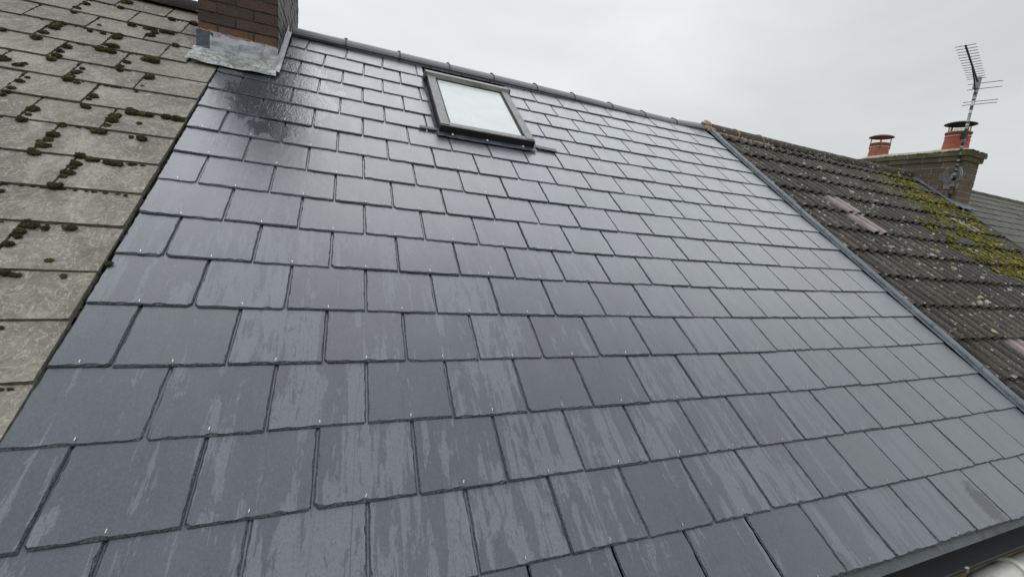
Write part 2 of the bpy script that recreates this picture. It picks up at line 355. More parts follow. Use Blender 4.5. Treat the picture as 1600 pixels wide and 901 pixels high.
def brick_mat(name, cols, stain, mort_sc=1, side=None):
    k = Mat(name, .85); rv, r0, r1, r2 = k.rnd()
    c = k.mix(r0, cols[0], cols[1]); c = k.mix(k.rng(r1, .55, 1, 0, .8), c, cols[2])
    n1 = k.noise(7, detail=6, rough=.65); n2 = k.noise(70, detail=6, rough=.7)
    c = k.mix(k.rng(n1, .42, .62, 0, .75), c, stain); c = k.mix(k.rng(n2, .5, .7, 0, .6), c, tuple(x * .4 for x in cols[0]))
    c = k.mix(k.rng(n2, .36, .26, 0, .5), c, tuple(min(1, x * 2.1) for x in cols[1]))
    if side:
        zz = k.math('ADD', k.xyz()[2], k.math('MULTIPLY', k.noise(11), .05)); c = k.mix(k.rng(zz, 1.915, 1.94, .45, 0), c, (.21, .105, .058)); c = k.mix(k.rng(zz, 1.95, 2.0, 0, .45), c, (.050, .038, .034))
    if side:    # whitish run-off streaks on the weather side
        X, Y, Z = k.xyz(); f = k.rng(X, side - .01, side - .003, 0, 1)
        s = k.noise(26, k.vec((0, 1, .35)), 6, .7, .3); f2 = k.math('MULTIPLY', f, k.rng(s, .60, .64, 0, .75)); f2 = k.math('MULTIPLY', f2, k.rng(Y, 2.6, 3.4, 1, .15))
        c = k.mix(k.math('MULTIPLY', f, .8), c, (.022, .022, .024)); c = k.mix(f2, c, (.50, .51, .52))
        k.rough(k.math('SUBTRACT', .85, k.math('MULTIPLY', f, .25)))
    k.col(c); p = k.bump(n2, .8, .01); k.bump(n1, .4, .02, p); return k.m
M_BRICKN = brick_mat('sooty_brick', ((.070, .048, .040), (.12, .072, .052), (.19, .095, .058)), (.055, .043, .038), side=.316)
M_SOOTM = plain('sooty_mortar', (.055, .048, .042), .95, var=.5, sc=40, bump=.7)
M_BRICKR = brick_mat('mossy_brick', ((.115, .088, .062), (.18, .135, .092), (.21, .11, .07)), (.09, .088, .048))
M_BRICKCAP = brick_mat('mossy_cap_brick', ((.10, .095, .06), (.15, .135, .09), (.17, .13, .08)), (.085, .088, .035))
M_SOOTBRICK = M_BRICKN
M_FRAME = lead('grey_aluminium', (.20, .20, .187), (.26, .26, .245), .45, .2)
M_FRAMEDK = plain('dark_grey_trim', (.022, .023, .022), .45, .1, bump=.1)
M_RUBBER = plain('black_seal', (.012, .012, .012), .6, bump=0)
def glass_mat():
    k = Mat('misted_glass', .3, spec=.4); X, V, Z = k.xyz()
    c = k.mix(k.rng(k.noise(3, detail=3), .3, .7), (.52, .55, .52), (.62, .64, .60))
    dr = k.voro(150, k.vec((1, .8, 1))); sc = k.n('ShaderNodeSeparateColor'); k.l(dr.outputs['Color'], sc.inputs[0])
    near = k.rng(k.math('ADD', k.math('MULTIPLY', k.math('SUBTRACT', X, 1.55), .45), k.math('SUBTRACT', V, 2.45)), .05, .55, .62, .97)
    f = k.math('MULTIPLY', k.math('LESS_THAN', dr.outputs['Distance'], .30), k.math('GREATER_THAN', sc.outputs[0], near))
    c = k.mix(k.math('MULTIPLY', f, .5), c, (.26, .28, .27)); k.col(c)
    k.b.inputs['Coat Weight'].default_value = .25; k.b.inputs['Coat Roughness'].default_value = .1
    return k.m
M_GLASS = glass_mat()
M_STEEL = plain('bright_rivet', (.72, .70, .66), .3, .85, var=.1, bump=0)
M_GUTTER = plain('black_gutter', (.010, .011, .011), .75, bump=.1)
M_TRAY = lead('eaves_tray', (.055, .062, .066), (.105, .115, .12), .55, 0)
def pvc():
    k = Mat('cream_pipe', .45); n = k.noise(40, detail=5, rough=.7); c = k.mix(k.rng(n, .35, .7), (.58, .57, .50), (.70, .68, .60)); k.col(k.mix(k.rng(k.noise(7, detail=4), .5, .7, 0, .5), c, (.27, .25, .19))); return k.m
M_PVC = pvc(); M_PVCW = plain('white_collar', (.66, .65, .56), .4, var=.12)
M_TERRA = plain('terracotta', (.34, .115, .065), .8, var=.25, sc=14, bump=.3)
M_TERRA2 = plain('red_terracotta', (.38, .10, .062), .75, var=.2, sc=14, bump=.3)
M_BLACKM = plain('black_cowl_metal', (.022, .02, .022), .5, .4)
M_REDM = plain('rusty_red_cowl', (.22, .065, .055), .5, .2)
M_BAND = plain('pale_strap', (.62, .55, .42), .5)
def mast_mat():
    k = Mat('banded_mast', .4, metal=.4); X, Y, Z = k.xyz()
    f = k.noise(9.5, k.vec((0, 0, 1.6)), 2, .6); c = k.mix(k.rng(f, .49, .51), (.44, .44, .41), (.03, .03, .035)); k.col(c); return k.m
M_MAST = mast_mat()
M_AER = plain('aerial_rod', (.035, .03, .045), .5, .5, bump=0)
M_ALU = plain('dull_aluminium', (.30, .30, .29), .45, .6, bump=.1)
M_WALL = plain('rendered_wall', (.16, .11, .065), .9, var=.45, sc=12, bump=.5)
def grass():
    k = Mat('rough_grass', .95); n = k.noise(.6, detail=8, rough=.7); k.col(k.mix(k.rng(n, .35, .65), (.05, .065, .025), (.13, .12, .07))); return k.m

# ------------------------------------------------------------------ ground
g = MB(); g.add([(-400, -400, -5.2), (400, -400, -5.2), (400, 600, -5.2), (-400, 600, -5.2)], [(0, 1, 2, 3)])
g.build('ground', grass(), kind='structure')

# ------------------------------------------------------------------ slates
CO = [[-0.0417, 0.0136, 0.0478, -0.0608, 0.0587, -0.0496, 0.0612, 0.0961, -0.1784, 0.1619, 0.0811, -0.0749, 0.1071, 0.047, -0.0899], [-0.0598, -0.029, 0.0356, 0.0041, 0.0602, 0.0328, 0.0703, -0.0071, 0.0165, 0.201, 0.1727, -0.109, -0.0384, -0.115, 0.0097]]
def warp(u, v):
    uu = min(max(u, -.3), 16.4); vv = min(max(v, -3.2), 14.3)
    a = uu / 8 - 1; b = (vv - 5) / 8; t = [a ** i * b ** j for i in range(5) for j in range(5 - i)]
    return W * (u + sum(x * y for x, y in zip(CO[0], t))), G * (v + sum(x * y for x, y in zip(CO[1], t)))

def slate(mb, fn, u0, u1, s1, slope, thick, n0, gap, jag=1., step=.02, rotj=.0012, edge=1, cutl=None, corner=.5):
    """one slab: fn(u, s) -> (x, v); s metres up from the tail; top outline is chipped inside the bottom outline"""
    c = (rng.random(), rng.random(), rng.random(), 1)
    xa, va = fn(u0, 0); xb, vb = fn(u1, 0); wdt = xb - xa
    if wdt < .03: return
    n0 += rng.uniform(-.0012, .0016); tilt = rng.uniform(-rotj, rotj); dv = rng.uniform(-.003, .003)
    ns = max(3, int(s1 / step)); nw = max(3, int(wdt / step))
    bl = []                                   # outline: up left side from the tail, top, down right side, along tail
    cc0 = rng.uniform(.004, .018) if rng.random() < corner else 0
    cc1 = rng.uniform(.004, .018) if rng.random() < corner else 0
    def pt(fu, s, inx, ins, top):
        u = u0 + (u1 - u0) * fu
        x, v = fn(u, 0); x2, v2 = fn(u, s)
        x2 += (gap / 2 if fu < .5 else -gap / 2) * (1 if fu in (0, 1) else 0)
        return Vector((x2 + inx, v2 + dv + ins, n0 - slope * s + tilt * (fu - .5) - (0 if top else thick)))
    bot = []; top = []
    def put(fu, s, dxs, dvs, base=.0025, amp=.005):
        e = base + amp * jag * max(0, noise.noise(Vector((fu * 37 + c[0] * 50, s * 90, c[1] * 70))) + .25) + rng.random() * .0022 * jag
        bot.append(pt(fu, s, 0, 0, False)); top.append(pt(fu, s, dxs * e, dvs * e, True))
    for i in range(ns, -1, -1):               # left side, head to tail
        s = s1 * i / ns
        if i == 0 and cc0: put(0, cc0, 1, 0)
        else: put(0, s, 1, 0)
    for i in range(0, nw + 1):                # tail, left to right
        f_ = i / nw; f_ = min(max(f_, (cc0 / wdt) if i == 0 else 0), 1 - (cc1 / wdt) if i == nw else 1)
        if i == 0 and not cc0: bot.pop(); top.pop(); bot.append(pt(0, 0, 0, 0, False)); top.append(pt(0, 0, .004, .006, True)); continue
        put(max(f_, 1e-6), 0, 0, 1, .003, .009)
    for i in range(0, ns + 1):
        s = s1 * i / ns
        if i == 0:
            if cc1: put(1, cc1, -1, 0)
            else: bot.pop(); top.pop(); bot.append(pt(1, 0, 0, 0, False)); top.append(pt(1, 0, -.004, .006, True))
            continue
        put(1, s, -1, 0)
    n = len(bot)
    mb.add(top, [tuple(range(n))], 0, c)
    mb.add(bot + top, [(i, i + 1, n + i + 1, n + i) for i in range(n - 1)], edge, c)

def house(name, label, x0, x1, roof_mesh_cb, wallmat=M_WALL):
    h = thing(name, label, 'house', ((x0 + x1) / 2, 3.1, -5.2))
    b = MB(); b.prism([(-.45, -5.2), (6.7, -5.2), (6.7, -.75), (3.11, 1.95), (-.45, -.55)], x0, x1); b.build('wall', wallmat, h)
    return h

AP = 3.80                                        # distance of the apex up the slope
def deck(mb, x0, x1, n=-.032, mi=0, v0=-.80, back_mi=None, ap=AP):
    A = l2w(0, ap, n); E = l2w(0, v0, n); E2 = l2w(0, v0, n - .03)
    B = Vector((0, 2 * A.y - E.y, E.z))
    inv = ROT.inverted()
    poly = [(E.y, E.z), (A.y, A.z), (B.y, B.z), (B.y, B.z - .05), (A.y, A.z - .06), (E2.y, E2.z - .01)]
    n_ = len(poly); vs = [inv @ Vector((x, y, z)) for x in (x0, x1) for y, z in poly]
    fs = [tuple(range(n_)), tuple(range(n_, 2 * n_))[::-1]] + [(i, n_ + i, n_ + (i + 1) % n_, (i + 1) % n_) for i in range(n_)]
    mb.add(vs, fs, mi)
    if back_mi is not None:                       # plain back slope covering
        vs = [inv @ Vector((x, y, z + .02)) for x in (x0, x1) for y, z in ((A.y, A.z), (B.y, B.z))]
        mb.add(vs, [(0, 2, 3, 1)], back_mi)

# ---- middle house ---------------------------------------------------------
mid = house('terraced_house', 'terraced house with new blue-grey slate roof and a white-glazed roof window in it', 0, 5.1, None)
rf = MB(); deck(rf, -.02, 5.08, mi=2, back_mi=1)
SK = (1.445, 2.25, 2.33, 3.39)                     # roof window hole: x0,x1,v0,v1
def span_cut(a, b, lo, hi):
    r = []
    if b <= lo or a >= hi: return [(a, b)]
    if a < lo - .05: r.append((a, lo))
    if b > hi + .05: r.append((hi, b))
    return r
rivets = []
for k in range(-3, 15):
    joints = [-.005] + [(j if k % 2 == 0 else j + .5) for j in range(1 if k % 2 == 0 else 0, 16)] + [16.45]
    joints = sorted(set(joints))
    for i, (a, b) in enumerate(zip(joints, joints[1:])):
        def fn(u, s, k=k):
            x, v = warp(u, k); 
            if s: x2, v2 = warp(u, k + 1); x = x + (x2 - x) * min(s / G, 1); v = v + s
            return min(x, 5.06), v
        vt = warp((a + b) / 2, k)[1]
        parts = [(a, b)]
        if 9 <= k <= 13: parts = [q for p in parts for q in span_cut(p[0], p[1], SK[0] / W - .02, SK[1] / W)]
        if k >= 11: parts = [q for p in parts for q in span_cut(p[0], p[1], -5, .335 / W)]
        s1 = 2.04 * G
        if k == 14: s1 = .12
        if k == 13: s1 = G + .1
        for a2, b2 in parts:
            if b2 - a2 < .15: continue
            slate(rf, fn, a2, b2, s1, .033, .0062, .014, .0056)
        if k <= 8:
            x, v = warp((a + b) / 2, k); rivets.append((x + rng.uniform(-.006, .006), v + .020 + rng.uniform(-.003, .003), .0155))
roof = rf.build('roof', [M_SLATE, M_SEDGE, M_DECK], mid, ROT)
# rivet tips
def rivet_mb(mb, x, v, n):
    a = rng.uniform(-.5, .5); M = Matrix.Translation((x, v, n)) @ Matrix.Rotation(a, 4, 'Z') @ Matrix.Rotation(R(18), 4, 'X')
    mb.box((-.0013, -.0045, -.001), (.0013, .0045, .0015), mat=M)
rivets.sort(key=lambda q: (Vector(q) - ROT.inverted() @ cam.matrix_world.translation).length)
for q in rivets[:100]:
    b = MB(); rivet_mb(b, *q); b.build('rivet', M_STEEL, roof, ROT)
b = MB()
for q in rivets[100:]: rivet_mb(b, *q)
b.build('rivet', M_STEEL, roof, ROT, kind='stuff')

# angular ridge tiles
sag = [(-1, 0), (.8, 0), (3, -.004), (4.0, -.022), (4.6, -.024), (5.15, .004), (7, 0)]
def sagf(x):
    for (a, p), (b_, q) in zip(sag, sag[1:]):
        if x <= b_: return p + (q - p) * (x - a) / (b_ - a)
    return 0
rj = [.36, .785, 1.26, 1.737, 2.199, 2.69, 3.149, 3.649, 4.12, 4.60, 5.10]
Aw = l2w(0, AP, 0)
def ridge_angular(x0, x1):
    b = MB(); c = (rng.random(), rng.random(), rng.random(), 1)
    def ring(x, lift):
        pts = []
        z0 = sagf(x) + lift
        for (v, n) in ((3.680, .012), (3.677, .030), (3.697, .043), (3.733, .051), (3.765, .049), (3.788, .043)):
            p = l2w(0, v, n); pts.append((x, p.y, p.z + z0))
        A_ = l2w(0, 3.81, .043); yc = Aw.y
        pts.append((x, yc, A_.z + z0 + .001))
        for q in pts[-2:-8:-1]: pts.append((x, 2 * yc - q[1], q[2]))
        inn = [(q[0], yc + (q[1] - yc) * .93, q[2] - .014) for q in pts[1:-1]]
        return pts + inn[::-1]
    xs = [x0 + .002, x0 + .004, x1 - .022, x1 - .020, x1 - .003]; lf = [0, .001, .001, .003, .003]
    rs = [ring(x, l) for x, l in zip(xs, lf)]; n = len(rs[0]); vs = [p for r in rs for p in r]
    fs = [(i * n + j, i * n + (j + 1) % n, (i + 1) * n + (j + 1) % n, (i + 1) * n + j) for i in range(len(rs) - 1) for j in range(n)]
    fs += [tuple(range(n))[::-1], tuple((len(rs) - 1) * n + j for j in range(n))]
    b.add(vs, fs, 0, c)
    # dark union clip standing up at the joint
    cl = MB(); ztop = l2w(0, 3.81, .047).z + sagf(x1) + .004
    yy, zz = ring(x1, .012)[1][1:], 0
    R_ = [q for q in ring(x1, .012)[1:12]]; cl.tube([Vector(q) - Vector((0, 0, .0038)) for q in R_], .0040, 6); cl.box((x1 - .013, Aw.y - .012, ztop - .001), (x1 + .013, Aw.y + .012, ztop + .003))
    return b, cl
for a, b_ in zip(rj, rj[1:]):
    q, cl = ridge_angular(a, b_); t = q.build('ridge_tile', M_RIDGE, roof); 
    if b_ < 5.0: cl.build('ridge_clip', M_RUBBER, roof)

# chimney near (straddles the party wall)
def brick_stack(x0, x1, y0, y1, z0, z1, ch=.075, bl=.225, off=.004, miB=0, miM=1, chip=.0025, mb=None):
    mb = mb or MB(); mb.box((x0 + off, y0 + off, z0), (x1 - off, y1 - off, z1 - .004), miM)
    nz = int(round((z1 - z0) / ch)); ch = (z1 - z0) / nz; g_ = .005
    for r in range(nz):
        za, zb = z0 + r * ch + g_, z0 + (r + 1) * ch - g_
        for axis in (0, 1):
            lo, hi = (x0, x1) if axis == 0 else (y0, y1)
            o = bl / 2 if (r + axis) % 2 else 0
            es = [lo] + [lo + o + bl * i for i in range(0 if o else 1, int((hi - lo) / bl) + 2) if lo + .03 < lo + o + bl * i < hi - .05] + [hi]
            for a, b_ in zip(es, es[1:]):
                for side in (0, 1):
                    j = rng.uniform(-.002, .0025)
                    c = (rng.random(), rng.random(), rng.random(), 1)
                    a2 = a + (g_ if a > lo else -j); b2 = b_ - (g_ if b_ < hi else -j)
                    if axis == 0:
                        yy = (y0 - j, y0 + .02) if side == 0 else (y1 - .02, y1 + j)
                        mb.box((a2, yy[0], za), (b2, yy[1], zb), miB, c, chip)
                    else:
                        xx = (x0 - j * .9, x0 + .019) if side == 0 else (x1 - .019, x1 + j * .9)
                        mb.box((xx[0], a2 + .001, za + .0004), (xx[1], b2 - .001, zb - .0004), miB, c, chip)
    return mb
cx0, cx1, cy0, cy1 = -.175, .316, 2.432, 3.86
st = brick_stack(cx0, cx1, cy0, cy1, 1.45, 3.4)
# oversailing shoulder at the back
brick_stack(cx0 + .02, cx1 - .004, cy1 - .01, cy1 + .20, 1.75, 2.50, mb=st)
st.box((cx0 - .03, cy0 - .03, 3.40), (cx1 + .03, cy1 + .03, 3.50), 1)
chim = st.build('chimney', [M_BRICKN, M_SOOTM], mid, label='sooty brick chimney with stained lead round its foot, beside the old slates')
def sheet(mb, fn, nu, nv, th=.003, mi=0):
    """thin solid sheet from fn(i/nu, j/nv) with the offset along its normal"""
    P = [[Vector(fn(i / nu, j / nv)) for j in range(nv + 1)] for i in range(nu + 1)]
    nrm = (P[nu][0] - P[0][0]).cross(P[0][nv] - P[0][0]).normalized() * th
    vs = [p for r in P for p in r] + [p - nrm for r in P for p in r]; o = (nu + 1) * (nv + 1)
    fs = []
    ix = lambda i, j: i * (nv + 1) + j
    for i in range(nu):
        for j in range(nv):
            fs.append((ix(i, j), ix(i + 1, j), ix(i + 1, j + 1), ix(i, j + 1))); fs.append(tuple(o + q for q in (ix(i, j), ix(i, j + 1), ix(i + 1, j + 1), ix(i + 1, j))))
    for i in range(nu):
        for j in (0, nv): fs.append((ix(i, j), ix(i + 1, j), o + ix(i + 1, j), o + ix(i, j)))
    for j in range(nv):
        for i in (0, nu): fs.append((ix(i, j), ix(i, j + 1), o + ix(i, j + 1), o + ix(i, j)))
    mb.add(vs, fs, mi)
wob = lambda x, y, a=.004, f=9: a * noise.noise(Vector((x * f, y * f, 3.3)))
ap = MB()   # apron lying on the slates
sheet(ap, lambda a, b_: l2w(-.20 + (.535 - .015 * b_) * a, 2.725 + .245 * b_ + wob(a, 0, .022, 4) , .030 + wob(a, b_, .016, 5) + .004 * (1 - b_)), 24, 8)
ap.build('lead_apron', M_LEADOLD, chim, label='stained pale lead apron lying over the slates below the brickwork')
ap = MB()
sheet(ap, lambda a, b_: Vector((-.105 + .427 * a, cy0 - .012 - .008 * (1 - b_) + wob(a, b_, .010, 6), 1.690 + .155 * b_ - .02 * a * b_ + wob(a, 1, .006, 7))), 20, 5)
ap.build('lead_upstand', M_LEAD, chim, label='light lead sheet dressed up the front brickwork')
ap = MB()
sheet(ap, lambda a, b_: Vector((-.186 + .10 * a, cy0 - .014 + wob(a, b_, .004, 8), 1.690 + .15 * b_ + wob(a, 1, .01, 9))), 6, 5)
ap.build('lead_upstand', M_LEADDK, chim, label='dark lead patch at the left of the front brickwork')
ap = MB()   # mortar fillet on top of the front lead
for i in range(26):
    t = i / 25; ap.blob((-.16 + .46 * t, cy0 - .004, 1.846 - .015 * t + rng.uniform(-.004, .004)), (.016, .010, .008), sub=1, c=(rng.random(), 0, 0, 1))
ap.build('mortar_fillet', M_MORTAR, chim)
ap = MB()   # side flashing following the slope, and the strip it stands on
def sidef(a, b_):
    v = 2.93 + .80 * a; p = l2w(0, v, .02); return Vector((cx1 + .008 + .003 * (1 - b_) + wob(a, b_, .003, 9), p.y, p.z + .05 * b_))
sheet(ap, lambda a, b_: sidef(a, b_), 24, 3)
sheet(ap, lambda a, b_: l2w(cx1 + .004 + .030 * b_, 2.80 + .9 * a, .026 + wob(a, b_, .004, 12)), 20, 2)
ap.build('lead_side_flashing', M_LEAD, chim)
ap = MB()
ap.box((-.18, 3.02, 1.98), (.0, 3.2, 2.2)) if False else None

# roof window
SKL = ROT
X0, X1, V0, V1 = 1.462, 2.232, 2.325, 3.365; HT = .078
sk = MB()
fw = .070
# side cover strips in two lengths, bottom rail, recessed dark sides
for (xa, xb) in ((X0, X0 + fw), (X1 - fw, X1)):
    sk.box((xa, V0 + .012, HT - .018), (xb, V0 + .60, HT)); sk.box((xa + .001, V0 + .603, HT - .018), (xb - .001, V1 - .09, HT - .002))
sk.box((X0 + fw + .003, V0 + .004, HT - .014), (X1 - fw - .003, V0 + .052, HT - .003))
skw = sk.build('skylight', M_FRAME, mid, ROT, label='grey-framed roof window with misted white glass')
sk = MB()
sk.box((X0 + .004, V0 + .004, -.03), (X0 + .03, V1 - .02, HT - .0185)); sk.box((X1 - .03, V0 + .004, -.03), (X1 - .004, V1 - .02, HT - .0185))
sk.box((X0 - .002, V0 - .010, .018), (X1 + .002, V0 + .012, HT - .004)); sk.box((X0 + .02, V0 + .013, -.02), (X1 - .02, V0 + .10, HT - .0195))
sk.box((X0 + .02, V1 - .12, -.02), (X1 - .02, V1 - .03, HT - .012))
sk.build('side_casing', M_FRAMEDK, skw, ROT)
sk = MB()  # top hood, sloped back and raised
p = [(V1 - .105, HT - .010), (V1 - .085, HT + .022), (V1 - .01, HT + .010), (V1 + .03, .012), (V1 + .02, .0), (V1 - .03, HT - .02)]
sk.prism(p, X0 - .012, X1 + .012)
sk.build('top_hood', M_FRAME, skw, ROT)
sk = MB()
for xa in (X0 - .017, X1 + .0125):
    sk = MB(); sk.prism([(V1 - .125, HT - .022), (V1 - .10, HT + .026), (V1 - .01, HT + .014), (V1 + .032, .012), (V1 + .02, -.004)], xa, xa + .0045); sk.build('hood_end', M_FRAMEDK, skw, ROT)
sk = MB()
gx0, gx1, gv0, gv1 = X0 + fw + .016, X1 - fw - .016, V0 + .066, V1 - .085
sk.box((gx0, gv0, HT - .026), (gx1, gv1, HT - .017)); sk.build('glass_pane', M_GLASS, skw, ROT)
sk = MB()
for a in ((X0 + fw + .002, V0 + .05, gx0 + .001, gv1), (gx1 - .001, V0 + .05, X1 - fw - .002, gv1), (gx0, V0 + .053, gx1, gv0 + .001)):
    sk.box((a[0], a[1], HT - .03), (a[2], a[3], HT - .0125))
sk.build('glazing_seal', M_RUBBER, skw, ROT)
sk = MB()
sheet(sk, lambda a, b_: Vector((X0 - .02 + (X1 - X0 + .04) * a, 2.255 + .09 * b_ + wob(a, 0, .006, 6), .022 + wob(a, b_, .004, 7))), 30, 4)
sheet(sk, lambda a, b_: Vector((1.315 + .16 * a, 2.325 + .03 * b_, .024 + .002 * b_)), 6, 1, .004)
sheet(sk, lambda a, b_: Vector((X1 + .012 + .21 * a, 2.325 - .015 * a + .04 * b_, .024 + .002 * b_)), 6, 1, .004)
sheet(sk, lambda a, b_: Vector((X0 - .03 + .03 * a, 2.35 + 1.06 * b_, .012 - .004 * a)), 1, 8, .003)
sheet(sk, lambda a, b_: Vector((X1 + .003 + .05 * a, 2.34 + 1.06 * b_, .008 + .004 * a)), 1, 8, .003)
sk.build('flashing', M_LEADDK, skw, ROT)
for xx in (1.555, 1.83, 2.13):
    sk = MB(); sk.blob((xx, 2.283, .030), (.010, .010, .008), sub=1); sk.build('fixing_cap', plain('white_cap', (.75, .74, .70), .5) if 'white_cap' not in bpy.data.materials else bpy.data.materials['white_cap'], skw, ROT)

# metal verge upstand on the party line with the tiled roof
vp = [(-.85, 5.075), (0, 5.07), (.8, 5.075), (1.8, 5.08), (2.6, 5.10), (3.2, 5.12), (3.80, 5.155)]
def vx(v):
    for (a, p_), (b_, q) in zip(vp, vp[1:]):
        if v <= b_: return p_ + (q - p_) * (v - a) / (b_ - a)
    return vp[-1][1]
vb = MB(); secs = []
for i in range(40):
    v = -.85 + 4.66 * i / 39; x = vx(v) + .004 * noise.noise(Vector((v * 2, 0, 0))); z = .004 * noise.noise(Vector((v * 2, 5, 0)))
    secs.append([Vector((x + dx, v, dn + z)) for dx, dn in ((-.045, .017), (-.043, .0205), (-.020, .021), (-.016, .034), (-.004, .042), (.034, .042), (.046, .034), (.05, -.03))])
n = 8; vs = [p for s_ in secs for p in s_]
vb.add(vs, [(i * n + j, i * n + j + 1, (i + 1) * n + j + 1, (i + 1) * n + j) for i in range(39) for j in range(n - 1)])
for vj in (1.95, .05):      # welted joints
    x = vx(vj); vb.tube([(x - .018, vj, .028), (x - .005, vj, .0425), (x + .035, vj, .0425), (x + .048, vj, .03)], .003, 6)
vb.build('verge_flashing', M_VERGE, roof, ROT)

# eaves tray, gutter, fascia
E_ = l2w(0, -.78, .002)
eb = MB(); sheet(eb, lambda a, b_: l2w(-.02 + 5.12 * a, -.70 - .105 * b_, -.004 - .012 * b_ ** 2 + wob(a * 6, b_, .004, 2)), 60, 4, .002)
eb.build('eaves_tray', M_TRAY, roof)
gb = MB(); yc, zc = -.655, -.495
prof = []
for i in range(13):
    a = pi + pi * i / 12; prof.append((yc + .062 * cos(a), zc + .055 * sin(a)))
inner = [(yc + .058 * cos(pi + pi * i / 12), zc + .002 + .051 * sin(pi + pi * i / 12)) for i in range(12, -1, -1)]
lipL = [(yc - .066, zc + .006), (yc - .066, zc)]
gb.prism(lipL + prof + inner, -.05, 5.12)
gut = gb.build('gutter', M_GUTTER, mid, smooth=True)
for x in (.6, 1.55, 2.5, 3.28, 4.2):
    gb = MB(); gb.box((x, yc - .069, zc - .012), (x + .022, yc - .060, zc + .010)); gb.build('gutter_clip', M_ALU, gut)
gb = MB(); gb.box((0, -.592, -.70), (5.1, -.57, -.50)); gb.build('fascia', M_GUTTER, mid)
# soil pipe under the gutter
sp = MB(); sp.tube([(3.50, -.70, -.86), (3.50, -.70, -.74), (3.52, -.70, -.69), (3.57, -.70, -.665), (3.66, -.70, -.66), (4.6, -.70, -.655)], .055, 28)
pipe = sp.build('soil_pipe', M_PVC, mid, smooth=True, label='cream plastic pipe with pale collars under the gutter')
sp = MB(); sp.tube([(3.80, -.70, -.6595), (3.83, -.70, -.6594)], .068, 32); sp.build('collar', M_PVCW, pipe, smooth=False)
sp = MB(); sp.tube([(3.50, -.70, -.80), (3.50, -.70, -.76)], .064, 28); sp.build('collar', M_PVCW, pipe)

# ---- left house: old slates ---------------------------------------------------
left = house('terraced_house', 'terraced house with weathered beige-grey slates and moss cushions, left of the new roof', -5.2, -.02, None)
lf = MB(); deck(lf, -5.2, -.021, n=-.020, mi=2, back_mi=1)
tails = [.205 + .2475 * k for k in range(-4, 14)]
fixed = {0: .205, 1: .455, 2: .69, 3: .95, 4: 1.19, 5: 1.435, 6: 1.705, 7: 1.94, 8: 2.19, 9: 2.43, 10: 2.68, 11: 2.94, 12: 3.185, 13: 3.45}
for k in range(-4, 14):
    v0 = fixed.get(k, .205 + .2475 * k)
    js = [-.019 - rng.uniform(0, .004)] + [(-.33 if k % 2 == 0 else -.48) - .302 * j for j in range(16)]
    for b_, a in zip(js, js[1:]):
        dvk = rng.uniform(-.004, .004)
        bow = .03 if k >= 9 else .012
        if k >= 11 and a > -.18: continue
        def fn(u, s): return u, v0 + s + dvk + bow * max(0, u + .5) * 1.2
        if k >= 10 and b_ > -.18: b2 = min(b_, -.185)
        else: b2 = b_
        slate(lf, fn, a, b2, 2.0 * .2475 if k < 13 else .30, .036, .0072, .016, .0022, jag=.3, corner=.12, rotj=.003)
lroof = lf.build('roof', [M_OLD, M_OLDE, M_DECK], left, ROT)
def ridge_round(mb, x0, x1, r=.115, zoff=0, mi=0, seg=14):
    c = (rng.random(), rng.random(), rng.random(), 1); zc_ = Aw.z - .045 + zoff
    rings = []
    for x, dr in ((x0, .0), (x0 + .01, .004), (x1 - .01, 0), (x1, -.003)):
        rings.append([(x, Aw.y + (r + dr) * cos(pi * i / seg) * 1.12, zc_ + (r + dr) * sin(pi * i / seg) * .95) for i in range(seg + 1)])
    n = seg + 1; vs = [p for q in rings for p in q]
    fs = [(i * n + j, (i + 1) * n + j, (i + 1) * n + j + 1, i * n + j + 1) for i in range(3) for j in range(seg)]
    fs += [tuple(range(n)), tuple(3 * n + j for j in range(n))[::-1]]
    mb.add(vs, fs, mi, c)
x = -.20
while x > -5:
    b = MB(); ridge_round(b, x - .45, x - .004, zoff=rng.uniform(-.004, .004) - .01); b.build('ridge_tile', M_OLDRIDGE, lroof); x -= .45
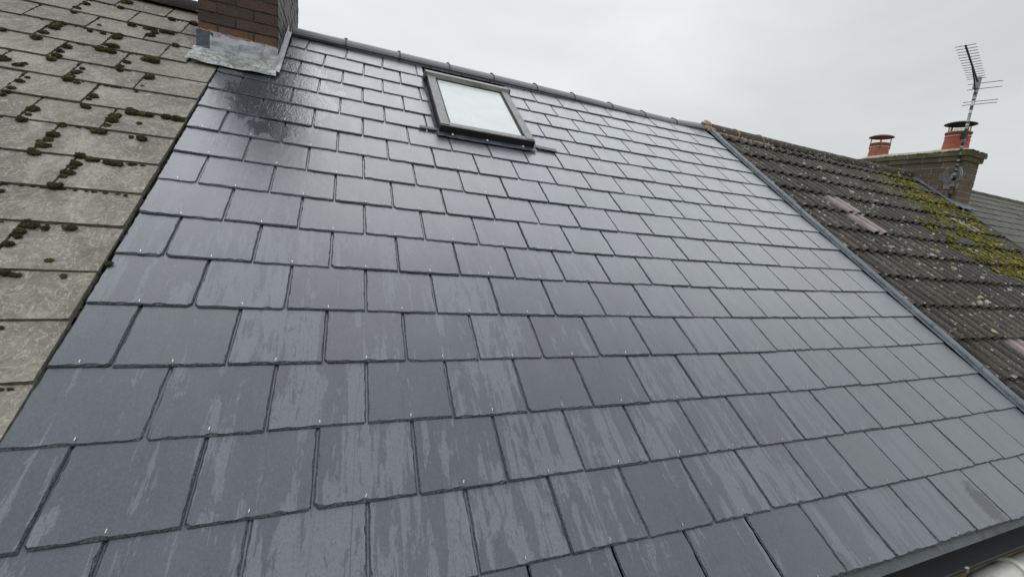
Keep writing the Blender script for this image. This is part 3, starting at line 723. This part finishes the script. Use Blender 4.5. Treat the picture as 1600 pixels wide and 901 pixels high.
# moss
ms = MB(); MOSS = [(-0.832, 2.241, 0.016), (-0.822, 2.275, 0.012), (-0.901, 2.638, 0.024), (-0.905, 2.728, 0.019), (-0.894, 2.837, 0.026), (-0.892, 2.891, 0.024), (-0.89, 2.932, 0.015), (-0.914, 3.24, 0.027), (-0.91, 3.355, 0.021), (-0.906, 3.157, 0.02), (-0.744, 3.56, 0.032), (-0.74, 3.428, 0.015), (-0.436, 3.425, 0.021), (-0.298, 3.435, 0.026), (-0.59, 3.151, 0.025), (-0.513, 3.144, 0.026), (-0.474, 3.148, 0.022), (-0.46, 3.02, 0.029), (-0.451, 3.096, 0.026), (-0.371, 3.147, 0.023), (-0.417, 3.138, 0.019), (-0.683, 2.908, 0.013), (-0.75, 2.906, 0.012), (-0.735, 3.025, 0.01), (-0.602, 2.934, 0.013), (-0.605, 2.867, 0.026), (-0.59, 2.892, 0.016), (-0.569, 2.722, 0.031), (-0.604, 2.721, 0.028), (-0.612, 2.645, 0.03), (-0.56, 2.636, 0.027), (-0.301, 2.941, 0.022), (-0.353, 2.628, 0.035), (-0.381, 2.621, 0.019), (-0.333, 2.652, 0.02), (-0.449, 2.533, 0.015), (-0.457, 2.454, 0.014), (-0.453, 2.406, 0.02), (-0.75, 2.592, 0.019), (-0.757, 2.51, 0.021), (-0.747, 2.443, 0.026), (-0.748, 2.391, 0.018), (-1.06, 2.662, 0.013), (-0.908, 2.287, 0.027), (-0.601, 2.288, 0.013), (-0.6, 2.337, 0.01), (-0.611, 2.263, 0.013), (-0.608, 2.219, 0.022), (-0.611, 2.181, 0.027), (-0.567, 2.161, 0.012), (-0.299, 2.405, 0.012), (-0.303, 2.372, 0.018), (-0.302, 2.249, 0.008), (-0.308, 2.173, 0.008), (-0.759, 2.064, 0.02), (-0.754, 2.127, 0.009), (-0.756, 1.976, 0.015), (-0.76, 1.943, 0.012), (-0.761, 1.904, 0.012), (-0.455, 2.031, 0.02), (-0.46, 1.988, 0.01), (-0.456, 1.911, 0.023), (-0.436, 1.905, 0.012), (-0.61, 1.806, 0.019), (-0.609, 1.75, 0.01), (-0.609, 1.695, 0.016), (-0.615, 1.687, 0.01), (-0.25, 1.917, 0.031), (-0.274, 1.946, 0.015), (-0.214, 1.917, 0.021), (-0.187, 1.92, 0.016), (-0.103, 1.924, 0.024), (-0.065, 1.924, 0.019), (-0.038, 1.919, 0.011), (-0.314, 1.852, 0.022), (-0.312, 1.794, 0.026), (-0.311, 1.745, 0.021), (-0.301, 1.872, 0.012), (-0.198, 1.817, 0.01), (-0.338, 1.673, 0.013), (-0.31, 1.684, 0.016), (-0.464, 1.699, 0.013), (-0.195, 1.671, 0.009), (-0.148, 1.667, 0.017), (-0.461, 1.596, 0.018), (-0.467, 1.545, 0.014), (-0.465, 1.491, 0.025), (-0.483, 1.521, 0.012), (-0.467, 1.433, 0.017), (-0.483, 1.451, 0.011), (-0.319, 1.444, 0.016), (-0.275, 1.428, 0.014), (-0.255, 1.428, 0.01), (-0.187, 1.413, 0.026), (-0.21, 1.418, 0.015), (-0.169, 1.412, 0.013), (-0.129, 1.423, 0.009), (-0.312, 1.378, 0.016), (-0.31, 1.346, 0.01), (-0.311, 1.303, 0.017), (-0.317, 1.271, 0.011), (-0.314, 1.192, 0.022), (-0.332, 1.207, 0.011), (-0.079, 1.179, 0.006), (-0.312, 0.954, 0.012), (-0.31, 0.892, 0.015), (-0.306, 0.862, 0.01), (-0.311, 0.821, 0.02), (-0.177, 0.93, 0.012), (-0.191, 0.932, 0.009), (-0.174, 0.743, 0.01), (-0.289, 0.93, 0.015), (-0.25, 0.923, 0.01), (-0.316, 0.93, 0.01), (-0.457, 1.132, 0.008), (-0.267, 0.669, 0.012), (-0.243, 0.664, 0.008), (-0.11, 0.667, 0.008), (-0.23, 0.662, 0.008), (-0.003, 0.74, 0.011), (-0.177, 0.427, 0.006)]
def cushion(mb, x, v, r, n=.012, big=None):
    k = max(1, int(r / .009)); 
    for i in range(k + 1):
        a = rng.uniform(0, 2 * pi); d = r * .5 * rng.random()
        rr = r * rng.uniform(.55, .95) if k > 1 else r * 1.1
        mb.blob((x + d * cos(a), v + d * sin(a), n + rr * .28), (rr * 1.12, rr, rr * .60), sub=3, amp=.62, fr=3.4, c=(rng.random(), rng.random(), rng.random(), 1))
for x, v, r in MOSS: cushion(ms, x, v, r * .9)
# fine crumbs along tails, joints and the verge gap
for k in range(-1, 14):
    v0 = fixed.get(k, .205 + .2475 * k)
    for i in range(55):
        x = -.04 - rng.random() * 1.9; q = noise.noise(Vector((x * 3.1, v0 * 7, 0)))
        if q < .02: continue
        r = rng.uniform(.003, .008); ms.blob((x, v0 - .004, .010), (r * 1.5, r * .8, r * .8), sub=1, c=(rng.random(), rng.random() * .6, 0, 1))
    for j in range(6):
        xj = (-.33 if k % 2 == 0 else -.48) - .302 * j
        for i in range(16):
            if rng.random() < .2: continue
            r = rng.uniform(.003, .009); ms.blob((xj + rng.uniform(-.003, .003), v0 + rng.random() * .23, .012), (r * .8, r * 1.3, r * .7), sub=1, c=(rng.random(), rng.random(), 0, 1))
for i in range(150):
    v = rng.uniform(.3, 2.6)
    if noise.noise(Vector((v * 4, 1, 8))) < -.05: continue
    r = rng.uniform(.003, .008); ms.blob((-.014 + rng.uniform(-.006, .006), v, -.004), (r, r * 1.5, r), sub=1, c=(rng.random(), 0, 0, 1))
ms.build('moss', M_MOSS, None, ROT, kind='stuff', label='dark moss cushions growing along the joints of the old beige-grey slates', category='moss')

# ---- right house: concrete tiles ------------------------------------------------
right = house('terraced_house', 'terraced house with dark ribbed tiles, yellow moss and white lichen, right of the new roof', 5.12, 9.70, None)
rt = MB(); deck(rt, 5.14, 9.70, n=-.075, mi=1, back_mi=0)
pitch = .15
def prof_t(x):   # roll and pan
    t = ((x - 5.15) / pitch) % 1.0
    if t < .62: return .041 * math.sqrt(max(0, 1 - ((t - .31) / .31) ** 2)) 
    return .0
rows = [-.035 + .3555 * k for k in range(-3, 11)]
RX0, RX1 = 5.15, 9.66; TW = .30
def tile(mb, x0, v0, mi, lift=0, ln=.40):
    c = (rng.random(), rng.random(), rng.random(), 1); j = rng.uniform(-.003, .003); dv_ = rng.uniform(-.006, .006); dn = rng.uniform(-.003, .003)
    N_ = 24; xs = [x0 + TW * i / N_ + j for i in range(N_ + 1)]; xs[0] += .0006; xs[-1] -= .0012
    def p(x, s, t=0):
        h = prof_t(x - j) * (.97 if t == 0 else 1)
        chip = .006 * noise.noise(Vector((x * 40, v0 * 9, 0))) if s == 0 else 0
        return Vector((x, v0 + s + dv_ + chip, -.038 + h - t + .032 * (1 - s / .3555) + dn + lift))
    vs = [p(x, s) for x in xs for s in (0, .012, ln)] + [p(x, 0, .017) for x in xs]
    n3 = 3; fs = []
    for i in range(N_):
        for q in range(2): fs.append((i * n3 + q, (i + 1) * n3 + q, (i + 1) * n3 + q + 1, i * n3 + q + 1))
        o = (N_ + 1) * n3; fs.append((i * n3, o + i, o + i + 1, (i + 1) * n3))
    mb.add(vs, fs, mi, c)
pale = {(3, 6), (4, 5 + 0)}; palet = []
for k, v0 in enumerate(rows):
    for cidx in range(int((RX1 - RX0) / TW + .01)):
        x0 = RX0 + TW * cidx
        key = (round(x0, 2), k - 3)
        if key in {(6.05, 6), (6.05, 5), (8.75, 6), (6.05, 0)}: palet.append((x0, v0, k)); continue
        ln = .40 if k < len(rows) - 1 else .24
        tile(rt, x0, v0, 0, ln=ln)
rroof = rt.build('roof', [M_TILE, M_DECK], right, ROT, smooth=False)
for x0, v0, k in palet:
    b = MB(); tile(b, x0, v0, 0, .007); b.build('replacement_tile', M_PALE, rroof, ROT, label='clean pinkish replacement tile')
# ridge
x = 5.17; i = 0
while x < 9.6:
    b = MB(); ridge_round(b, x, min(x + .447, 9.66), r=.12, zoff=-.012 - .012 * sin((x - 5) * .7)); b.build('ridge_tile', M_OLDRIDGE, rroof); x += .45
b = MB()
def mort(x, n=10, w=.05, v=3.70, yoff=0, h=.03):
    for i in range(n): b.blob((x + rng.uniform(-w, w), v + rng.uniform(-.05, .05), .015 + rng.uniform(0, h)), (.045, .04, .022), sub=2, amp=.3)
mort(5.13, 10, .05, 3.72); mort(5.13, 8, .05, 3.80, h=.05)
for q in range(22): t = q / 21; b.blob((5.25 + 1.0 * t, 3.665 + rng.uniform(-.015, .01), .012), (.05, .028, .020), sub=2, amp=.4)
b.build('mortar_bedding', M_MORTAR, rroof, ROT); b = MB()
for q in range(14): t = q / 13; b.blob((8.9 + .75 * t, 3.70 + rng.uniform(-.02, .02), .012), (.06, .04, .03), sub=2, amp=.4)
b.build('mortar_bedding', M_MORTAR, rroof, ROT)
for xx in (5.62, 6.07):
    b = MB(); ridge_round(b, xx - .012, xx + .012, r=.126, zoff=-.014); b.build('mortar_joint', M_MORTAR, rroof)
# moss band
mm = MB(); poly = [(8.35, 3.45), (9.1, 3.62), (9.62, 3.3), (9.62, 2.6), (9.3, 2.2), (9.25, 1.75), (9.2, 1.2), (8.0, 1.0), (7.5, 1.4), (7.45, 2.0), (7.8, 2.6)]
def inside(x, y):
    r = False
    for (x1_, y1_), (x2_, y2_) in zip(poly, poly[1:] + poly[:1]):
        if (y1_ > y) != (y2_ > y) and x < (x2_ - x1_) * (y - y1_) / (y2_ - y1_) + x1_: r = not r
    return r
cnt = 0
while cnt < 2600:
    x = rng.uniform(7.3, 9.6); v = rng.uniform(.9, 3.6)
    axis = 8.15 + (v - 1.0) * .42; d = abs(x - axis) / .75 + 1.1 * noise.noise(Vector((x * 2.3, v * 2.3, 0))) + 1.0 * noise.noise(Vector((x * 9, v * 6, 4)))
    if not inside(x, v) or d > rng.uniform(.25, 1.1): continue
    cnt += 1
    t = ((x - 5.15) / pitch) % 1; h = prof_t(x); r = rng.uniform(.008, .024)
    s_ = ((v + .035) / .3555) % 1
    mm.blob((x, v, -.038 + h + .032 * (1 - s_) + r * .2), (r * 1.1, r * 1.3, r * .6), sub=1, amp=.6, fr=2, c=(rng.random(), rng.random(), rng.random(), 1))
mm.build('moss', M_MOSSY, None, ROT, kind='stuff', label='yellow-green moss spread over the dark ribbed tiles below the far chimney', category='moss')

# ---- right chimney ---------------------------------------------------------------
rx0, rx1, ry0, ry1 = 9.667, 10.075, 2.40, 3.86
st = brick_stack(rx0, rx1, ry0, ry1, 1.25, 2.352, ch=.092, bl=.26, mb=MB())
rch = st.build('chimney', [M_BRICKR, M_MORTARG], right, label='long mossy brick chimney with two red pots')
st = brick_stack(rx0 - .03, rx1 + .03, ry0 - .03, ry1 + .03, 2.352, 2.424, ch=.072, mb=MB()); brick_stack(rx0 - .055, rx1 + .055, ry0 - .055, ry1 + .055, 2.426, 2.498, ch=.072, mb=st)
st.build('chimney_cap', [M_BRICKCAP, M_MORTARG], rch)
st = MB()
def flau(a, b_):
    x = rx0 - .04 + (rx1 - rx0 + .08) * a; y = ry0 - .04 + (ry1 - ry0 + .08) * b_
    e = min(a, 1 - a) * (rx1 - rx0) * 2.2; e2 = min(b_, 1 - b_) * 3
    return Vector((x, y, 2.500 + min(.06, .35 * min(e, e2)) + wob(x * 3, y, .006, 3)))
sheet(st, flau, 12, 30, .02); st.build('flaunching', M_FLAUNCH, rch, smooth=True)
def pot(x, y, r, h, mat, metal, capr, z=2.545, caph=.15, legs=4, wire=False, rim=.012):
    b = MB(); b.lathe((x, y, z - .03), [(r * 1.04, 0), (r * 1.0, .03), (r * .93, h * .72), (r * .93, h), (r * .93 + rim, h + .004), (r * .93 + rim, h + .026), (r * .93, h + .032), (r * .80, h + .03), (r * .76, h - .05)], 40)
    p_ = b.build('chimney_pot', mat, rch, smooth=True)
    zt = z - .03 + h + .03
    b = MB(); b.lathe((x, y, zt - .075), [(r * .955, 0), (r * .975, .002), (r * .975, .010), (r * .95, .012)], 40); b.build('strap', M_BAND, p_)
    cb = MB()
    for i in range(legs):
        a = 2 * pi * (i + .35) / legs; cb.tube([(x + cos(a) * r * .97, y + sin(a) * r * .97, zt - .10), (x + cos(a) * r * .90, y + sin(a) * r * .90, zt + caph)], .008, 6)
    cb.lathe((x, y, zt + caph), [(0.002, .045), (capr * .35, .040), (capr * .7, .024), (capr * .97, .004), (capr, -.006), (capr * .97, -.008), (capr * .7, .008), (.002, .02)], 40)
    if wire:
        for i in range(26):
            a = 2 * pi * i / 26; cb.tube([(x + cos(a) * r * .8, y + sin(a) * r * .8, zt - .01), (x + cos(a) * r * .8, y + sin(a) * r * .8, zt + caph)], .0018, 4)
        for zz in (.03, .075, .12): cb.tube([(x + cos(2 * pi * i / 26) * r * .8, y + sin(2 * pi * i / 26) * r * .8, zt + zz) for i in range(27)], .0018, 4)
    cb.build('cowl', metal, p_)
pot(9.87, 3.735, .150, .245, M_TERRA, M_REDM, .185, caph=.11)
pot(9.87, 2.655, .160, .285, M_TERRA2, M_BLACKM, .195, caph=.125, wire=True, legs=2)
# flashing up the tiles
b = MB()
for i in range(9):
    v = 2.92 + i * .11; p0 = l2w(0, v, .0); p1 = l2w(0, v + .112, .0)
    zt = p1.z + .012
    b.prism([(p0.y, p0.z - .05), (p1.y, p1.z - .05), (p1.y, zt + .03), (p0.y, zt + .015 * rng.random())], rx0 - .010 - .0006 * i, rx0 - .004)
sheet(b, lambda a, c_: l2w(rx0 - .07 + .065 * c_ + wob(a * 4, 0, .01), 2.85 + 1.0 * a, .018 + .02 * c_ + wob(a * 5, c_, .01)), 24, 3)
b.build('lead_side_flashing', M_LEADR, rch)
b = MB(); sheet(b, lambda a, c_: l2w(rx0 - .03 + .42 * a, 2.79 + .14 * c_ + wob(a * 3, 0, .02), .03 + wob(a * 4, c_, .02)), 14, 6); sheet(b, lambda a, c_: Vector((rx0 - .03 + .47 * a, ry0 - .012, 1.63 + .10 * c_)), 8, 2)
b.build('lead_apron', M_LEADR, rch)
b = MB()
for i in range(150):
    x = rng.uniform(rx0 - .05, rx1 + .05); y = ry0 - .055 + (rng.random() ** 2) * 1.2; fz = rng.choice([2.50, 2.50, 2.46, 2.40])
    if rng.random() < .55: x = rx0 - .05 + rng.uniform(-.008, .008); z = 2.497 + rng.uniform(-.01, .005)
    else: y = ry0 - .055 + rng.uniform(-.006, .006); z = fz
    r = rng.uniform(.006, .02); b.blob((x, y, z), (r, r, r * .5), sub=1, c=(rng.random(), rng.random(), 0, 1))
b.build('moss', M_MOSSY, rch, kind='stuff')

# ---- TV aerial -------------------------------------------------------------------
AX, AY = 9.625, 2.463
aer = thing('tv_aerial', 'tall striped pole with comb-shaped television aerial strapped to the mossy chimney', 'aerial', (AX, AY, 1.80))
b = MB(); b.tube([(AX + .015, AY + .0, 1.80), (AX + .005, AY + .004, 2.6), (AX, AY + .012, 3.55)], .019, 12); b.build('mast', M_MAST, aer, smooth=True)
b = MB()
for z in (1.95, 2.12): b.box((AX - .025, AY - .025, z), (rx0 - .002, AY + .03, z + .03)); b.box((rx0 - .008, AY - .06, z - .03), (rx0 - .004, AY + .12, z + .07))
b.build('wall_bracket', M_ALU, aer)
b = MB()   # coil of cable
for j in range(5):
    rr = .040 + .019 * j; b.tube([(rx0 - .020 - .004 * (j % 2), 2.50 + rr * cos(2 * pi * i / 24) * 1.0, 2.13 + rr * sin(2 * pi * i / 24) * 1.15) for i in range(25)], .0075, 6)
b.box((rx0 - .012, 2.405, 2.02), (rx0 - .005, 2.60, 2.25))
b.build('cable_coil', M_ALU, aer)
bd = Vector((.955, .296, 0)).normalized(); pd = Vector((-bd.y, bd.x, 0)); mt = Vector((AX - .01, AY + .01, 3.50))
tip = mt - bd * 1.62
b = MB(); b.tube([mt + bd * .10, tip], .011, 8); b.tube([mt + Vector((0, 0, -.13)) - bd * .05, mt - bd * .35 + Vector((0, 0, -.06)), mt - bd * .75 + Vector((0, 0, -.012))], .009, 8)
b.build('boom', M_AER, aer)
for i in range(14):
    t = .10 + i / 13 * .90; p_ = mt + (tip - mt) * t; hl = .098 - .002 * (i % 3)
    b = MB(); b.tube([p_ - pd * hl, p_ + pd * hl], .0038, 6); b.build('element', M_AER, aer)
for (dz, dx) in ((.07, .22), (.0, .26), (-.20, .20), (-.25, .17)):
    b = MB(); q = mt + bd * (dx - .05) + Vector((0, 0, dz - .05)); b.tube([q - pd * .25, q + pd * .12], .0045, 6); b.build('reflector_rod', M_AER, aer)
b = MB(); b.tube([mt + bd * .05 + Vector((0, 0, .03)), mt + bd * .19 + Vector((0, 0, -.04)), mt + bd * .19 + Vector((0, 0, -.14)), mt + bd * .13 + Vector((0, 0, -.30))], .013, 8)
b.box(tuple(mt + Vector((-.03, -.03, -.10))), tuple(mt + Vector((.03, .03, .06)))); b.build('clamp', M_ALU, aer)
b = MB(); b.tube([(AX - .02, AY, 2.70), (AX + .45, AY + .1, 2.72)], .004, 6); b.box((AX - .055, AY - .03, 2.66), (AX - .018, AY + .03, 2.76)); b.build('junction_box', M_AER, aer)

# ---- far house ---------------------------------------------------------------------
far = house('terraced_house', 'grey-green slate house beyond the mossy chimney, at the far right', 10.1, 16.5, None)
ff = MB(); deck(ff, 9.74, 16.5, n=-.05, mi=2, back_mi=0, ap=3.72)
for k in range(-4, 18):
    v0 = .0 + .205 * k
    for j in range(24):
        a = 9.76 + .28 * j + (.14 if k % 2 else 0); b_ = a + .28
        if j == 0 and k % 2: 
            fn2 = lambda u, s, v0=v0: (u, v0 + s); slate(ff, fn2, 9.76, a, .40 if v0 < 3.3 else .2, .045, .008, -.005, .006, jag=.4, step=.06, rotj=.006)
        if b_ > 16.5: continue
        fn2 = lambda u, s, v0=v0: (u, v0 + s)
        slate(ff, fn2, a, b_, .40 if v0 < 3.3 else .2, .045, .008, -.005, .005, jag=.4, step=.06, rotj=.006)
froof = ff.build('roof', [M_FAR, M_OLDE, M_DECK], far, ROT)
x = 9.8
while x < 16.3:
    b = MB(); ridge_round(b, x, x + .447, r=.11, zoff=-.075); b.build('ridge_tile', M_OLDRIDGE, froof); x += .45
